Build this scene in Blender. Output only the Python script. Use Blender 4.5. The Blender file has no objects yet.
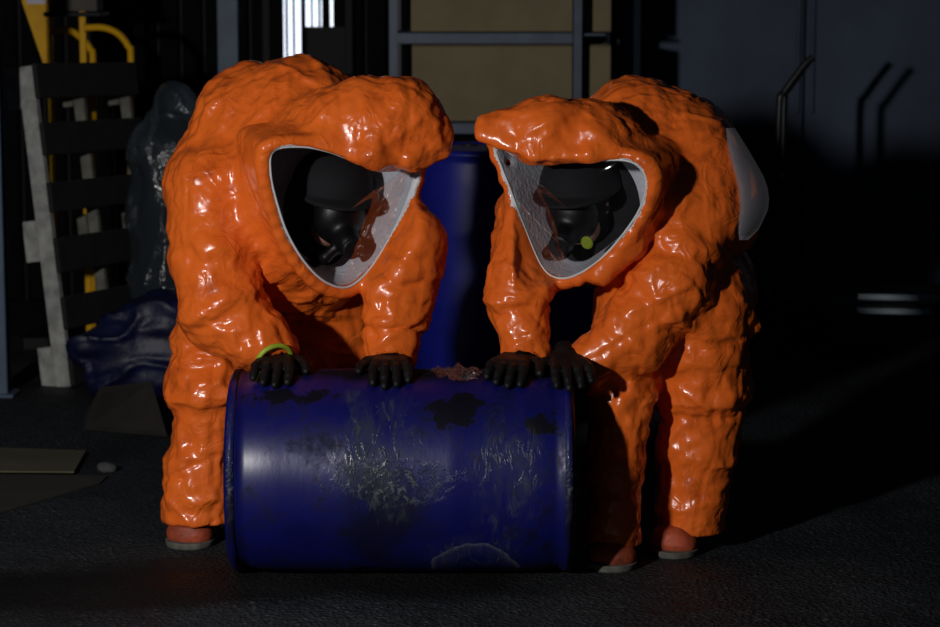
import bpy, bmesh, math, random
import numpy as np
from mathutils import Vector, Matrix

scene = bpy.context.scene
C = scene.collection
rng = random.Random(7)

# ------------------------------------------------------------------ camera
FPX, CAMZ = 2400.0, 1.73
PITCH = math.atan(348.5 / FPX)
cam_d = bpy.data.cameras.new('camera'); cam = bpy.data.objects.new('camera', cam_d); C.objects.link(cam)
cam.location = (0, 0, CAMZ); cam.rotation_euler = (math.pi / 2 - PITCH, 0, 0)
cam_d.sensor_width = 36.0; cam_d.lens = FPX * 36.0 / 940.0
cam_d.clip_start = 0.1; cam_d.clip_end = 100
cam_d.dof.use_dof = True; cam_d.dof.focus_distance = 6.9; cam_d.dof.aperture_fstop = 3.6
scene.camera = cam

# ------------------------------------------------------------------ world, lamp, exposure
world = bpy.data.worlds.new('night'); scene.world = world; world.use_nodes = True
bg = world.node_tree.nodes['Background']
bg.inputs[0].default_value = (0.30, 0.42, 0.62, 1); bg.inputs[1].default_value = 0.010
ld = bpy.data.lights.new('work_light', 'SPOT'); lo = bpy.data.objects.new('work_light', ld); C.objects.link(lo)
LPOS = Vector((-2.26, 2.80, 1.86)); LAIM = Vector((0.25, 7.3, 0.80))
lo.location = LPOS; lo.rotation_euler = (LAIM - LPOS).to_track_quat('-Z', 'Y').to_euler()
ld.energy = 500; ld.color = (1.0, 0.97, 0.95); ld.shadow_soft_size = 0.09
ld.spot_size = math.radians(105); ld.spot_blend = 0.6
vs = scene.view_settings
vs.view_transform = 'Standard'; vs.look = 'None'; vs.gamma = 1; vs.exposure = 0.0; vs.use_curve_mapping = False

# ------------------------------------------------------------------ placing helpers
_F = Vector((0, math.cos(PITCH), -math.sin(PITCH))); _U = Vector((0, math.sin(PITCH), math.cos(PITCH)))
def ray(px, py):
    return _F + Vector((1, 0, 0)) * ((px - 470) / FPX) + _U * ((313.5 - py) / FPX)
def W(px, py, Y):
    r = ray(px, py); t = Y / r.y
    return np.array([r.x * t, Y, CAMZ + r.z * t])
def G(px, py, z=0.0):
    r = ray(px, py); t = (z - CAMZ) / r.z
    return np.array([r.x * t, r.y * t, z])
def PX(n, Y):
    return n * Y / FPX

# ------------------------------------------------------------------ materials
MATS = {}
class NB:
    def __init__(s, name):
        s.m = bpy.data.materials.new(name); s.m.use_nodes = True
        s.t = s.m.node_tree; s.n = s.t.nodes
        s.b = s.n['Principled BSDF']; s.out = s.n['Material Output']
    def node(s, kind, **kw):
        x = s.n.new(kind)
        for k, v in kw.items(): setattr(x, k, v)
        return x
    def link(s, a, b): s.t.links.new(a, b)
    def coord(s, kind='Object'): return s.node('ShaderNodeTexCoord').outputs[kind]
    def noise(s, vec, scale, detail=4, rough=.55, dist=0.0):
        x = s.node('ShaderNodeTexNoise'); x.inputs['Scale'].default_value = scale
        x.inputs['Detail'].default_value = detail; x.inputs['Roughness'].default_value = rough
        x.inputs['Distortion'].default_value = dist
        if vec is not None: s.link(vec, x.inputs['Vector'])
        return x.outputs['Fac']
    def ramp(s, fac, stops):
        x = s.node('ShaderNodeValToRGB'); cr = x.color_ramp
        while len(cr.elements) < len(stops): cr.elements.new(0.5)
        for e, (p, c) in zip(cr.elements, stops):
            e.position = p; e.color = (*c, 1) if len(c) == 3 else c
        s.link(fac, x.inputs[0]); return x.outputs[0]
    def math(s, op, a, b=None, c=None):
        x = s.node('ShaderNodeMath', operation=op)
        for i, v in enumerate((a, b, c)):
            if v is None: continue
            if isinstance(v, (int, float)): x.inputs[i].default_value = v
            else: s.link(v, x.inputs[i])
        return x.outputs[0]
    def mix(s, fac, a, b):
        x = s.node('ShaderNodeMix', data_type='RGBA')
        for i, v in ((0, fac), (6, a), (7, b)):
            if isinstance(v, (int, float)): x.inputs[i].default_value = v
            elif isinstance(v, tuple): x.inputs[i].default_value = (*v, 1)
            else: s.link(v, x.inputs[i])
        return x.outputs[2]
    def bump(s, h, strength=.3, dist=.01, prev=None):
        x = s.node('ShaderNodeBump'); x.inputs['Strength'].default_value = strength
        x.inputs['Distance'].default_value = dist; s.link(h, x.inputs['Height'])
        if prev is not None: s.link(prev, x.inputs['Normal'])
        return x.outputs[0]
    def set(s, **kw):
        for k, v in kw.items():
            i = s.b.inputs[k.replace('_', ' ')]
            if isinstance(v, (int, float)): i.default_value = v
            elif isinstance(v, tuple): i.default_value = (*v, 1) if len(v) == 3 else v
            else: s.link(v, i)
        return s
    def done(s, key): MATS[key] = s.m; return s.m

def simple(key, col, rough=.5, metal=0.0, var=.25, scale=12, bump=.15, bd=.003, spec=.5, coat=0.0):
    b = NB(key); co = b.coord()
    n = b.noise(co, scale, 5)
    lo_ = tuple(c * (1 - var) for c in col); hi = tuple(min(1, c * (1 + var)) for c in col)
    b.set(Base_Color=b.ramp(n, [(.3, lo_), (.7, hi)]), Roughness=rough, Metallic=metal)
    b.b.inputs['Specular IOR Level'].default_value = spec
    b.b.inputs['Coat Weight'].default_value = coat
    n2 = b.noise(co, scale * 6, 3)
    b.set(Normal=b.bump(n2, bump, bd))
    return b.done(key)

# glossy orange coated suit fabric, crumpled
b = NB('orange_suit'); co = b.coord()
def crease(scale, dist, det=1):
    n = b.noise(co, scale, det, .5, dist)
    return b.math('SUBTRACT', 1.0, b.math('MINIMUM', b.math('MULTIPLY', b.math('ABSOLUTE', b.math('SUBTRACT', n, .5)), 5.0), 1.0))
amt = b.ramp(b.noise(co, 5, 2), [(.40, (.1, .1, .1)), (.62, (1, 1, 1))])
n1 = b.bump(crease(8, .8, 1), .16, .012)
n2 = b.bump(b.math('MULTIPLY', crease(20, 1.0, 1), amt), .30, .006, n1)
dirt = b.ramp(b.noise(co, 9, 6, .65), [(.30, (.50, .082, .010)), (.44, (.78, .138, .016)), (.8, (.85, .162, .020))])
b.set(Base_Color=dirt, Roughness=b.math('MULTIPLY_ADD', b.noise(co, 14, 4), .22, .17), Normal=n2)
b.b.inputs['Specular IOR Level'].default_value = .42
b.b.inputs['Coat Weight'].default_value = .25; b.b.inputs['Coat Roughness'].default_value = .12
b.done('orange_suit')

simple('lining', (.62, .64, .68), .5, var=.15, scale=14, bump=.4, bd=.01)
simple('gasket', (.60, .61, .62), .4, var=.1)
simple('black_rubber', (.006, .006, .007), .42, var=.3, scale=30)
simple('glove_rubber', (.004, .0045, .0045), .55, var=.4, scale=25, bump=.3, bd=.004, spec=.3)
simple('balaclava', (.010, .010, .012), .85, var=.2, scale=60)
simple('skin', (.42, .22, .15), .55, var=.1, scale=20)
simple('lime', (.32, .42, .03), .45, var=.15, scale=30)
simple('boot_rubber', (.30, .050, .018), .6, var=.55, scale=14, bump=.35, bd=.006)
simple('boot_sole', (.10, .095, .08), .8, var=.4, scale=40)
simple('brown_stud', (.10, .05, .015), .4)
simple('blue_steel', (.060, .095, .150), .55, metal=.0, var=.2, scale=9)
simple('rack_steel', (.075, .105, .155), .5, var=.2, scale=9)
simple('dark_steel', (.012, .014, .018), .5, var=.3, scale=9)
simple('carton', (.24, .195, .11), .85, var=.10, scale=7, bump=.1)
simple('carton_tape', (.20, .15, .08), .4, var=.1)
simple('grey_carton', (.10, .09, .075), .85, var=.15, scale=9)
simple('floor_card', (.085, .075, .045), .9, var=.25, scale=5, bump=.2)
simple('dark_card', (.026, .024, .017), .9, var=.3, scale=6, bump=.25)  # the darker of the two ground cardboard colours
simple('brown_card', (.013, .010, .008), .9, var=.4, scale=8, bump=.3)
simple('yellow_paint', (.75, .40, .004), .5, spec=.15, var=.15, scale=8)
simple('white_label', (.55, .55, .65), .6, var=.05)
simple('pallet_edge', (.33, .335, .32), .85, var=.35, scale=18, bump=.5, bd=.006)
simple('pallet_inner_shaded', (.15, .145, .12), .85, var=.35, scale=18, bump=.5, bd=.006)  # dimmer copy of the edge wood, shade behind the slats painted in
simple('pallet_slat_shaded', (.013, .013, .012), .9, var=.4, scale=14, bump=.5, bd=.006)  # slats face away from the lamp; their shade is painted into the colour
simple('tarp', (.003, .0045, .034), .5, var=.4, scale=6, bump=.3, bd=.01)
simple('wall_sheet', (.0026, .003, .004), .85, var=.4, scale=3, spec=.12)
simple('wall_panel', (.058, .078, .122), .7, var=.35, scale=1.6, bump=.1)
simple('frame_dark', (.004, .0045, .006), .6, spec=.25)
simple('cart_steel', (.02, .022, .026), .35, metal=.3)
simple('cart_rail', (.42, .50, .54), .45, metal=.2, var=.15)
simple('tyre', (.010, .010, .011), .7, bump=.4)
simple('rim', (.02, .02, .023), .4, metal=.3)
simple('gravel', (.06, .06, .06), .9, var=.5)
simple('drum_end', (.010, .014, .16), .4, var=.2)
simple('bung', (.012, .012, .02), .5)

# wet asphalt
b = NB('asphalt'); co = b.coord()
vv = b.node('ShaderNodeTexVoronoi', feature='F1'); vv.inputs['Scale'].default_value = 75; b.link(co, vv.inputs['Vector'])
speck = b.ramp(vv.outputs['Color'], [(.05, (.013, .0155, .0185)), (.80, (.029, .034, .040)), (.97, (.065, .072, .078))])
patch = b.ramp(b.noise(co, 1.1, 5, .6), [(.40, (.55, .55, .55)), (.60, (1, 1, 1))])
mul = b.node('ShaderNodeMixRGB', blend_type='MULTIPLY'); mul.inputs[0].default_value = 1; b.link(speck, mul.inputs[1]); b.link(patch, mul.inputs[2])
# shade painted into the asphalt colour: a band along the drum towards the lower left
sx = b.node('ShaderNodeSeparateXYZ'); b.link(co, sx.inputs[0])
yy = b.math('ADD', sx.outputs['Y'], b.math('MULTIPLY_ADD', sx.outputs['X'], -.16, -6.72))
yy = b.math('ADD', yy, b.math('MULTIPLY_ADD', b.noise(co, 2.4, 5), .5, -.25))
shade_band = b.ramp(b.math('ABSOLUTE', yy), [(.16, (1, 1, 1)), (.30, (0, 0, 0))])
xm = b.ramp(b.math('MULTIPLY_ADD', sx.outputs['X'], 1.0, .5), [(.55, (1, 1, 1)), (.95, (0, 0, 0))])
shade_mask = b.math('MULTIPLY', shade_band, xm)
col = b.mix(shade_mask, mul.outputs[0], (.0045, .005, .0055))
hh = b.math('ADD', vv.outputs['Distance'], b.noise(co, 30, 4))
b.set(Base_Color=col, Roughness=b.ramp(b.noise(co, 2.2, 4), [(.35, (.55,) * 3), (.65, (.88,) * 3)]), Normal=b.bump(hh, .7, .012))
b.b.inputs['Specular IOR Level'].default_value = .25
b.done('asphalt')

# blue drum plastic (clean) and the dirty lying drum
b = NB('blue_plastic'); co = b.coord()
b.set(Base_Color=b.ramp(b.noise(co, 5, 4), [(.3, (.009, .013, .24)), (.7, (.013, .018, .32))]), Roughness=.42, Normal=b.bump(b.noise(co, 30, 3), .08, .003))
b.done('blue_plastic')

b = NB('dirty_drum'); co = b.coord()
sx = b.node('ShaderNodeSeparateXYZ'); b.link(co, sx.inputs[0])
X, Y, Z = sx.outputs
ang = b.math('ARCTAN2', Z, b.math('MULTIPLY', Y, -1.0))          # 0 = facing front, +90deg = top
cmb = b.node('ShaderNodeCombineXYZ'); b.link(X, cmb.inputs[0]); b.link(b.math('MULTIPLY', ang, .10), cmb.inputs[1])
streakc = cmb.outputs[0]                                          # stretched around the drum: runs drip downwards
base = b.ramp(b.noise(co, 6, 5), [(.3, (.0035, .0045, .075)), (.7, (.0055, .0075, .135))])
def blob(x0, a0, sx_, sa_, soft=.35, wob=.5, nscale=9):
    dx = b.math('MULTIPLY', b.math('ADD', X, -x0), 1 / sx_)
    da = b.math('MULTIPLY', b.math('ADD', ang, -a0), 1 / sa_)
    d = b.math('SQRT', b.math('ADD', b.math('POWER', b.math('ABSOLUTE', dx), 2.0), b.math('POWER', b.math('ABSOLUTE', da), 2.0)))
    d = b.math('ADD', d, b.math('MULTIPLY_ADD', b.noise(co, nscale, 6, .65), wob * 2, -wob))
    return b.ramp(d, [(.75 - soft, (1, 1, 1)), (.75 + soft, (0, 0, 0))])
# dark grime: over the top, upper right smear, small right smear, left spots
dark = b.ramp(b.noise(co, 6, 8, .72), [(.50, (0, 0, 0)), (.64, (.8, .8, .8))])
dark = b.math('MAXIMUM', dark, blob(.16, .80, .10, .26, .12, 1.6, 15))
dark = b.math('MAXIMUM', dark, blob(.40, .68, .06, .16, .12, 1.6, 18))
dark = b.math('MAXIMUM', dark, blob(-.32, 1.0, .16, .14, .15, 1.6, 18))
dark = b.math('MAXIMUM', dark, blob(.0, 1.45, .6, .30, .35, .8, 8))
dark = b.math('MAXIMUM', dark, b.math('MULTIPLY', blob(-.05, -.35, .17, .75, .3, .9, 10), .75))
c1 = b.mix(b.math('MINIMUM', dark, .95), base, (.0035, .0035, .0045))
b.set(Specular_IOR_Level=b.math('MULTIPLY_ADD', dark, -.36, .5))
# grey-green runs of dried slime
runs = b.noise(streakc, 34, 4, .6, 1.2)
runm = b.ramp(runs, [(.53, (0, 0, 0)), (.62, (1, 1, 1))])
zone = b.math('MAXIMUM', blob(-.06, .45, .15, .8, .3, .7, 8), b.math('MULTIPLY', blob(.30, .1, .12, .8, .35, .8, 9), .55))
zone = b.math('MAXIMUM', zone, b.math('MULTIPLY', blob(.21, -.75, .16, .35, .2, .3, 8), .6))
runm = b.math('MULTIPLY', runm, zone)
c2 = b.mix(b.math('MULTIPLY', runm, .55), c1, (.085, .095, .090))
# pale arc left by a puddle low on the front
dx = b.math('MULTIPLY', b.math('ADD', X, -.205), 1 / .125); da = b.math('MULTIPLY', b.math('ADD', ang, 1.05), 1 / .46)
dd = b.math('SQRT', b.math('ADD', b.math('MULTIPLY', dx, dx), b.math('MULTIPLY', da, da)))
dd = b.math('ADD', dd, b.math('MULTIPLY_ADD', b.noise(co, 11, 5), .5, -.25))
arc = b.ramp(dd, [(.45, (0, 0, 0)), (.86, (.07,) * 3), (.985, (.5,) * 3), (1.06, (0, 0, 0))])
c3 = b.mix(arc, c2, (.20, .21, .215))
# wet crust in the middle with little glints
crust = blob(.0, .10, .21, .27, .28, .7, 9)
cn = b.ramp(b.noise(co, 48, 5, .6, 1.0), [(.50, (0, 0, 0)), (.62, (1, 1, 1))])
cm = b.math('MULTIPLY', crust, cn)
film = b.math('MULTIPLY', b.math('MAXIMUM', crust, zone), b.ramp(b.noise(streakc, 16, 6, .65, .6), [(.42, (0, 0, 0)), (.70, (.65,) * 3)]))
c3 = b.mix(film, c3, (.045, .055, .060))
c4 = b.mix(b.math('MULTIPLY', cm, .55), c3, (.15, .17, .18))
rr = b.math('MULTIPLY_ADD', dark, .30, .36)
rr = b.math('SUBTRACT', rr, b.math('MULTIPLY', b.math('MAXIMUM', cm, runm), .26))
nb1 = b.bump(b.math('ADD', b.math('MULTIPLY', cn, crust), b.math('MULTIPLY', runm, .5)), .75, .004)
nb2 = b.bump(b.noise(streakc, 60, 3), .10, .004, nb1)
b.set(Base_Color=c4, Roughness=rr, Normal=nb2)
b.done('dirty_drum')

# see-through plastics
def clear(key, tint, fac, gl_rough, diffuse=None, dfac=0.0, bumpscale=None, bs=.3):
    b = NB(key); b.n.remove(b.b)
    tr = b.node('ShaderNodeBsdfTransparent'); tr.inputs[0].default_value = (*tint, 1)
    gl = b.node('ShaderNodeBsdfGlossy'); gl.inputs['Roughness'].default_value = gl_rough
    fr = b.node('ShaderNodeFresnel'); fr.inputs[0].default_value = 1.45
    if bumpscale:
        nn = b.bump(b.noise(b.coord(), bumpscale, 4, .6, .8), bs, .02)
        b.link(nn, gl.inputs['Normal']); b.link(nn, fr.inputs['Normal'])
    f = b.math('MULTIPLY_ADD', fr.outputs[0], fac, .0)
    mx = b.node('ShaderNodeMixShader'); b.link(f, mx.inputs[0]); b.link(tr.outputs[0], mx.inputs[1]); b.link(gl.outputs[0], mx.inputs[2])
    res = mx.outputs[0]
    if diffuse:
        df = b.node('ShaderNodeBsdfDiffuse'); df.inputs[0].default_value = (*diffuse, 1)
        m2 = b.node('ShaderNodeMixShader'); m2.inputs[0].default_value = dfac
        b.link(res, m2.inputs[1]); b.link(df.outputs[0], m2.inputs[2]); res = m2.outputs[0]
    b.link(res, b.out.inputs[0])
    return b.done(key)
clear('visor_clear', (.76, .76, .78), .16, .05)
clear('film', (.72, .76, .80), 1.0, .16, (.22, .28, .34), .10, 16, .5)
clear('panel_film', (.55, .58, .62), 1.0, .2, (.50, .52, .57), .55, 14, .6)
clear('sheet_scrap', (.75, .78, .80), .7, .15, (.30, .34, .36), .02, 40, .8)

b = NB('window_glow'); b.n.remove(b.b)
em = b.node('ShaderNodeEmission'); em.inputs[0].default_value = (.78, .86, 1.0, 1); em.inputs[1].default_value = 1.6
b.link(em.outputs[0], b.out.inputs[0]); b.done('window_glow')

# ------------------------------------------------------------------ object helpers
def mesh_np(name, verts, faces, mat, parent=None, origin=(0, 0, 0), smooth=True):
    me = bpy.data.meshes.new(name)
    v = (np.asarray(verts, float) - np.asarray(origin, float))
    me.from_pydata(v.tolist(), [], faces.tolist() if hasattr(faces, 'tolist') else faces)
    me.update()
    if smooth: me.polygons.foreach_set('use_smooth', [True] * len(me.polygons))
    me.materials.append(MATS[mat])
    o = bpy.data.objects.new(name, me); C.objects.link(o)
    if parent is not None: o.parent = parent
    else: o.location = origin
    return o
def bm_obj(name, bm, mat, parent=None, loc=None, smooth=False):
    me = bpy.data.meshes.new(name); bm.normal_update(); bm.to_mesh(me); bm.free()
    if smooth: me.polygons.foreach_set('use_smooth', [True] * len(me.polygons))
    me.materials.append(MATS[mat])
    o = bpy.data.objects.new(name, me); C.objects.link(o)
    if parent is not None: o.parent = parent
    if loc is not None: o.location = loc
    return o
def thing(name, label, cat, loc=(0, 0, 0), rot=(0, 0, 0), group=None):
    o = bpy.data.objects.new(name, None); C.objects.link(o); o.empty_display_size = .1
    o.location = loc; o.rotation_euler = rot; tag(o, label, cat, group); return o
def tag(o, label, cat, group=None):
    o['label'] = label; o['category'] = cat
    if group: o['group'] = group
    return o
def struct(o, label=None):
    o['kind'] = 'structure'
    if label: o['label'] = label
    return o
def add_box(bm, c, s, rot=None, bev=0.0):
    r = bmesh.ops.create_cube(bm, size=1.0); vs_ = r['verts']
    M = Matrix.Translation(Vector(c)) @ (rot.to_4x4() if rot else Matrix.Identity(4)) @ Matrix.Diagonal((*s, 1))
    bmesh.ops.transform(bm, matrix=M, verts=vs_)
    if bev > 0:
        es = list({e for v in vs_ for e in v.link_edges})
        bmesh.ops.bevel(bm, geom=es, offset=bev, segments=1, affect='EDGES', profile=.5)
def box_obj(name, c, s, mat, parent=None, rot=None, bev=.004):
    bm = bmesh.new(); add_box(bm, (0, 0, 0), s, rot, min(bev, min(s) * .3)); return bm_obj(name, bm, mat, parent, c)
def tube(bm, pts, r, seg=10, closed=False):
    P = [Vector(p) for p in pts]; n = len(P); rings = []; up = None
    rs = r if isinstance(r, (list, tuple)) else [r] * n
    for i in range(n):
        a = P[(i - 1) % n] if (closed or i > 0) else P[i]; c = P[(i + 1) % n] if (closed or i < n - 1) else P[i]
        t = (c - a).normalized()
        if up is None:
            up = Vector((0, 0, 1)) if abs(t.z) < .9 else Vector((1, 0, 0))
        up = (up - t * up.dot(t)).normalized(); sd = t.cross(up)
        rings.append([bm.verts.new(P[i] + (up * math.cos(2 * math.pi * k / seg) + sd * math.sin(2 * math.pi * k / seg)) * rs[i]) for k in range(seg)])
    m = n if closed else n - 1
    for i in range(m):
        A, B = rings[i], rings[(i + 1) % n]
        for k in range(seg):
            bm.faces.new((A[k], A[(k + 1) % seg], B[(k + 1) % seg], B[k]))
    if not closed:
        bm.faces.new(rings[0][::-1]); bm.faces.new(rings[-1])
    bmesh.ops.recalc_face_normals(bm, faces=bm.faces)
def lathe(bm, prof, seg=48, axis='Z'):
    rings = []
    for (r, z) in prof:
        ring = []
        for k in range(seg):
            a = 2 * math.pi * k / seg
            p = (r * math.cos(a), r * math.sin(a), z)
            if axis == 'X': p = (z, r * math.cos(a), r * math.sin(a))
            if axis == 'Y': p = (r * math.cos(a), z, r * math.sin(a))
            ring.append(bm.verts.new(p))
        rings.append(ring)
    for A, B in zip(rings, rings[1:]):
        for k in range(seg): bm.faces.new((A[k], A[(k + 1) % seg], B[(k + 1) % seg], B[k]))
    if prof[0][0] > 1e-5: bm.faces.new(rings[0][::-1])
    if prof[-1][0] > 1e-5: bm.faces.new(rings[-1])
    bmesh.ops.recalc_face_normals(bm, faces=bm.faces)
def catmull(P, n, closed=True):
    P = np.asarray(P, float); m = len(P); out = []
    for i in range(m if closed else m - 1):
        g = lambda j: P[j % m] if closed else P[min(max(j, 0), m - 1)]
        p0, p1, p2, p3 = g(i - 1), g(i), g(i + 1), g(i + 2)
        for k in range(n):
            t = k / n
            out.append(.5 * (2 * p1 + (p2 - p0) * t + (2 * p0 - 5 * p1 + 4 * p2 - p3) * t * t + (3 * p1 - p0 - 3 * p2 + p3) * t ** 3))
    if not closed: out.append(P[-1])
    return np.array(out)

# ------------------------------------------------------------------ noise in numpy
def _hash(ix, iy, iz, seed):
    h = (ix.astype(np.int64) * 374761393 + iy.astype(np.int64) * 668265263 + iz.astype(np.int64) * 1274126177 + seed * 974634777) & 0x7fffffff
    h = ((h ^ (h >> 13)) * 1274126177) & 0x7fffffff
    h = ((h ^ (h >> 15)) * 2246822519) & 0x7fffffff
    return ((h ^ (h >> 16)) & 0xffffff) / float(0xffffff)
def vnoise(p, seed=0):
    i = np.floor(p); f = p - i; f = f * f * f * (f * (f * 6 - 15) + 10); i = i.astype(np.int64)
    out = 0
    for dx in (0, 1):
        for dy in (0, 1):
            for dz in (0, 1):
                w = (f[:, 0] if dx else 1 - f[:, 0]) * (f[:, 1] if dy else 1 - f[:, 1]) * (f[:, 2] if dz else 1 - f[:, 2])
                out = out + w * _hash(i[:, 0] + dx, i[:, 1] + dy, i[:, 2] + dz, seed)
    return out * 2 - 1
def worley(p, seed=0):
    i = np.floor(p).astype(np.int64); best = np.full(len(p), 9.0); sec = np.full(len(p), 9.0)
    for dx in (-1, 0, 1):
        for dy in (-1, 0, 1):
            for dz in (-1, 0, 1):
                c = i + np.array([dx, dy, dz])
                s = c + np.stack([_hash(c[:, 0], c[:, 1], c[:, 2], seed + k) for k in (1, 2, 3)], 1)
                d = np.sqrt(((p - s) ** 2).sum(1))
                sec = np.minimum(sec, np.maximum(best, d)); best = np.minimum(best, d)
    return best, sec
def crumple(p, size, seed=0):
    """creased, faceted height field, about -0.5..0.5"""
    w = np.stack([vnoise(p / size * .7, seed + 11 + k) for k in range(3)], 1)
    q = p / size + w * .55
    f1, f2 = worley(q, seed)
    return .5 - f1 * .9 + .25 * vnoise(p / size * .5, seed + 31)
def facets(p, size, seed=0):
    """flat panels meeting in sharp creases, about -1..1"""
    R_ = np.array(Matrix.Rotation(.7 + seed, 3, Vector((.3, .5, .8)).normalized()))
    w = np.stack([vnoise(p / size * .5, seed + 51 + k) for k in range(3)], 1)
    q = (p / size + w * .28) @ R_.T; i = np.floor(q).astype(np.int64); f = q - i
    o = np.argsort(-f, axis=1); fs_ = np.take_along_axis(f, o, 1); c = i.copy()
    h = lambda c: _hash(c[:, 0], c[:, 1], c[:, 2], seed) * 2 - 1
    out = h(c) * (1 - fs_[:, 0]); r_ = np.arange(len(p))
    for k in range(3):
        c[r_, o[:, k]] += 1; out += h(c) * (fs_[:, k] - (fs_[:, k + 1] if k < 2 else 0))
    return out
def folds(p, size, seed=0, sharp=2.4):
    """narrow raised crease lines on calm ground, 0..1"""
    w = np.stack([vnoise(p / size * .55, seed + 21 + k) for k in range(3)], 1)
    return (1 - np.minimum(np.abs(vnoise(p / size + w * .7, seed)) * sharp, 1)) ** 1.4
def foil(p, size, seed=0):
    """concave facets meeting in sharp edges"""
    w = np.stack([vnoise(p / size * .6, seed + 41 + k) for k in range(3)], 1)
    f1, f2 = worley(p / size + w * .6, seed)
    return f1 - .5
def ridges(p, size, seed=0):
    w = np.stack([vnoise(p / size * .6, seed + 5 + k) for k in range(3)], 1)
    return 1 - 2 * np.abs(vnoise(p / size + w * .6, seed))

# ------------------------------------------------------------------ signed distance modelling
class SDF:
    def __init__(s, res): s.res = res; s.ops = []; s.lo = np.full(3, 1e9); s.hi = np.full(3, -1e9)
    def _grow(s, pts, r):
        for p in pts:
            s.lo = np.minimum(s.lo, np.asarray(p) - r); s.hi = np.maximum(s.hi, np.asarray(p) + r)
    def cap(s, a, b, ra, rb, k=.03, sub=False):
        a = np.asarray(a, float); b_ = np.asarray(b, float)
        if not sub: s._grow([a, b_], max(ra, rb))
        s.ops.append(('cap', a, b_, ra, rb, k, sub)); return s
    def chain(s, pts, rs, k=.03, sub=False):
        for i in range(len(pts) - 1): s.cap(pts[i], pts[i + 1], rs[i], rs[i + 1], k, sub)
        return s
    def ell(s, c, r, k=.03, rot=None, sub=False):
        c = np.asarray(c, float); R = np.array(rot) if rot is not None else np.eye(3)
        if not sub: s._grow([c], max(r))
        s.ops.append(('ell', c, np.asarray(r, float), R, 0, k, sub)); return s
    def prism(s, o, e1, e2, d, poly, tmin, k=.008):
        s.ops.append(('prism', np.asarray(o), (e1, e2, d), poly, tmin, k, True)); return s
    def plane(s, z, k=.01):   # cut away everything below z
        s.ops.append(('plane', None, None, z, None, k, True)); return s
    @staticmethod
    def poly_d(u, v, poly):
        d = np.full(u.shape, 1e9); ins = np.zeros(u.shape, bool); n = len(poly)
        for i in range(n):
            ax, ay = poly[i]; bx, by = poly[(i + 1) % n]
            ex, ey = bx - ax, by - ay; wx, wy = u - ax, v - ay
            t = np.clip((wx * ex + wy * ey) / (ex * ex + ey * ey + 1e-12), 0, 1)
            d = np.minimum(d, (wx - ex * t) ** 2 + (wy - ey * t) ** 2)
            c = ((ay <= v) & (v < by)) | ((by <= v) & (v < ay))
            xi = ax + (v - ay) / (by - ay + (1e-12 if by == ay else 0)) * ex
            ins ^= c & (u < xi)
        d = np.sqrt(d); return np.where(ins, -d, d)
    def prism_d(s, op, X, Y, Z):
        _, o, (e1, e2, d), poly, tmin, k, _2 = op
        x, y, z = X - o[0], Y - o[1], Z - o[2]
        u = x * e1[0] + y * e1[1] + z * e1[2]; v = x * e2[0] + y * e2[1] + z * e2[2]; t = x * d[0] + y * d[1] + z * d[2]
        cu, cv = np.mean(poly, 0); sc = 1 + np.clip(t, tmin, 0) * .7
        return np.maximum(s.poly_d(cu + (u - cu) / sc, cv + (v - cv) / sc, poly) * sc, tmin - t)
    def build(s, smooth=2):
        h = s.res; lo = s.lo - 4 * h; n = np.ceil((s.hi + 4 * h - lo) / h).astype(int) + 1
        D = np.full(n, 1.0, np.float32)
        ax = [lo[i] + h * np.arange(n[i]) for i in range(3)]
        for op in s.ops:
            kind, k, sub = op[0], op[5], op[6]
            if kind == 'cap':
                a, b_, ra, rb = op[1:5]; m = max(ra, rb) + k + 4 * h
                blo, bhi = np.minimum(a, b_) - m, np.maximum(a, b_) + m
            elif kind == 'ell':
                m = max(op[2]) + k + 4 * h; blo, bhi = op[1] - m, op[1] + m
            elif kind == 'prism':
                m = .45; blo, bhi = op[1] - m, op[1] + m
            else: blo, bhi = s.lo - 1, s.hi + 1
            i0 = np.clip(np.floor((blo - lo) / h).astype(int), 0, n); i1 = np.clip(np.ceil((bhi - lo) / h).astype(int) + 1, 0, n)
            if np.any(i1 <= i0): continue
            sl = tuple(slice(i0[i], i1[i]) for i in range(3))
            X, Y, Z = np.meshgrid(ax[0][sl[0]], ax[1][sl[1]], ax[2][sl[2]], indexing='ij')
            if kind == 'cap':
                ab = b_ - a; L2 = float(ab @ ab) + 1e-12
                t = np.clip(((X - a[0]) * ab[0] + (Y - a[1]) * ab[1] + (Z - a[2]) * ab[2]) / L2, 0, 1)
                d = np.sqrt((X - a[0] - t * ab[0]) ** 2 + (Y - a[1] - t * ab[1]) ** 2 + (Z - a[2] - t * ab[2]) ** 2) - (ra + (rb - ra) * t)
            elif kind == 'ell':
                c, r, R = op[1:4]
                P = np.stack([X - c[0], Y - c[1], Z - c[2]], -1) @ R
                k0 = np.sqrt(((P / r) ** 2).sum(-1)); k1 = np.sqrt(((P / (r * r)) ** 2).sum(-1)) + 1e-9
                d = k0 * (k0 - 1) / k1
                d = np.where(k0 < .3, -min(r) * .7, d)
            elif kind == 'prism': d = s.prism_d(op, X, Y, Z)
            else: d = Z - op[3]; d = d  # below plane -> negative
            A = D[sl]
            if not sub:
                q = np.maximum(k - np.abs(A - d), 0) / k
                D[sl] = np.minimum(A, d) - q * q * k * .25
            else:
                q = np.maximum(k - np.abs(A + d), 0) / k
                D[sl] = np.maximum(A, -d) + q * q * k * .25
        return s.nets(D, lo, h, smooth)
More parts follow.
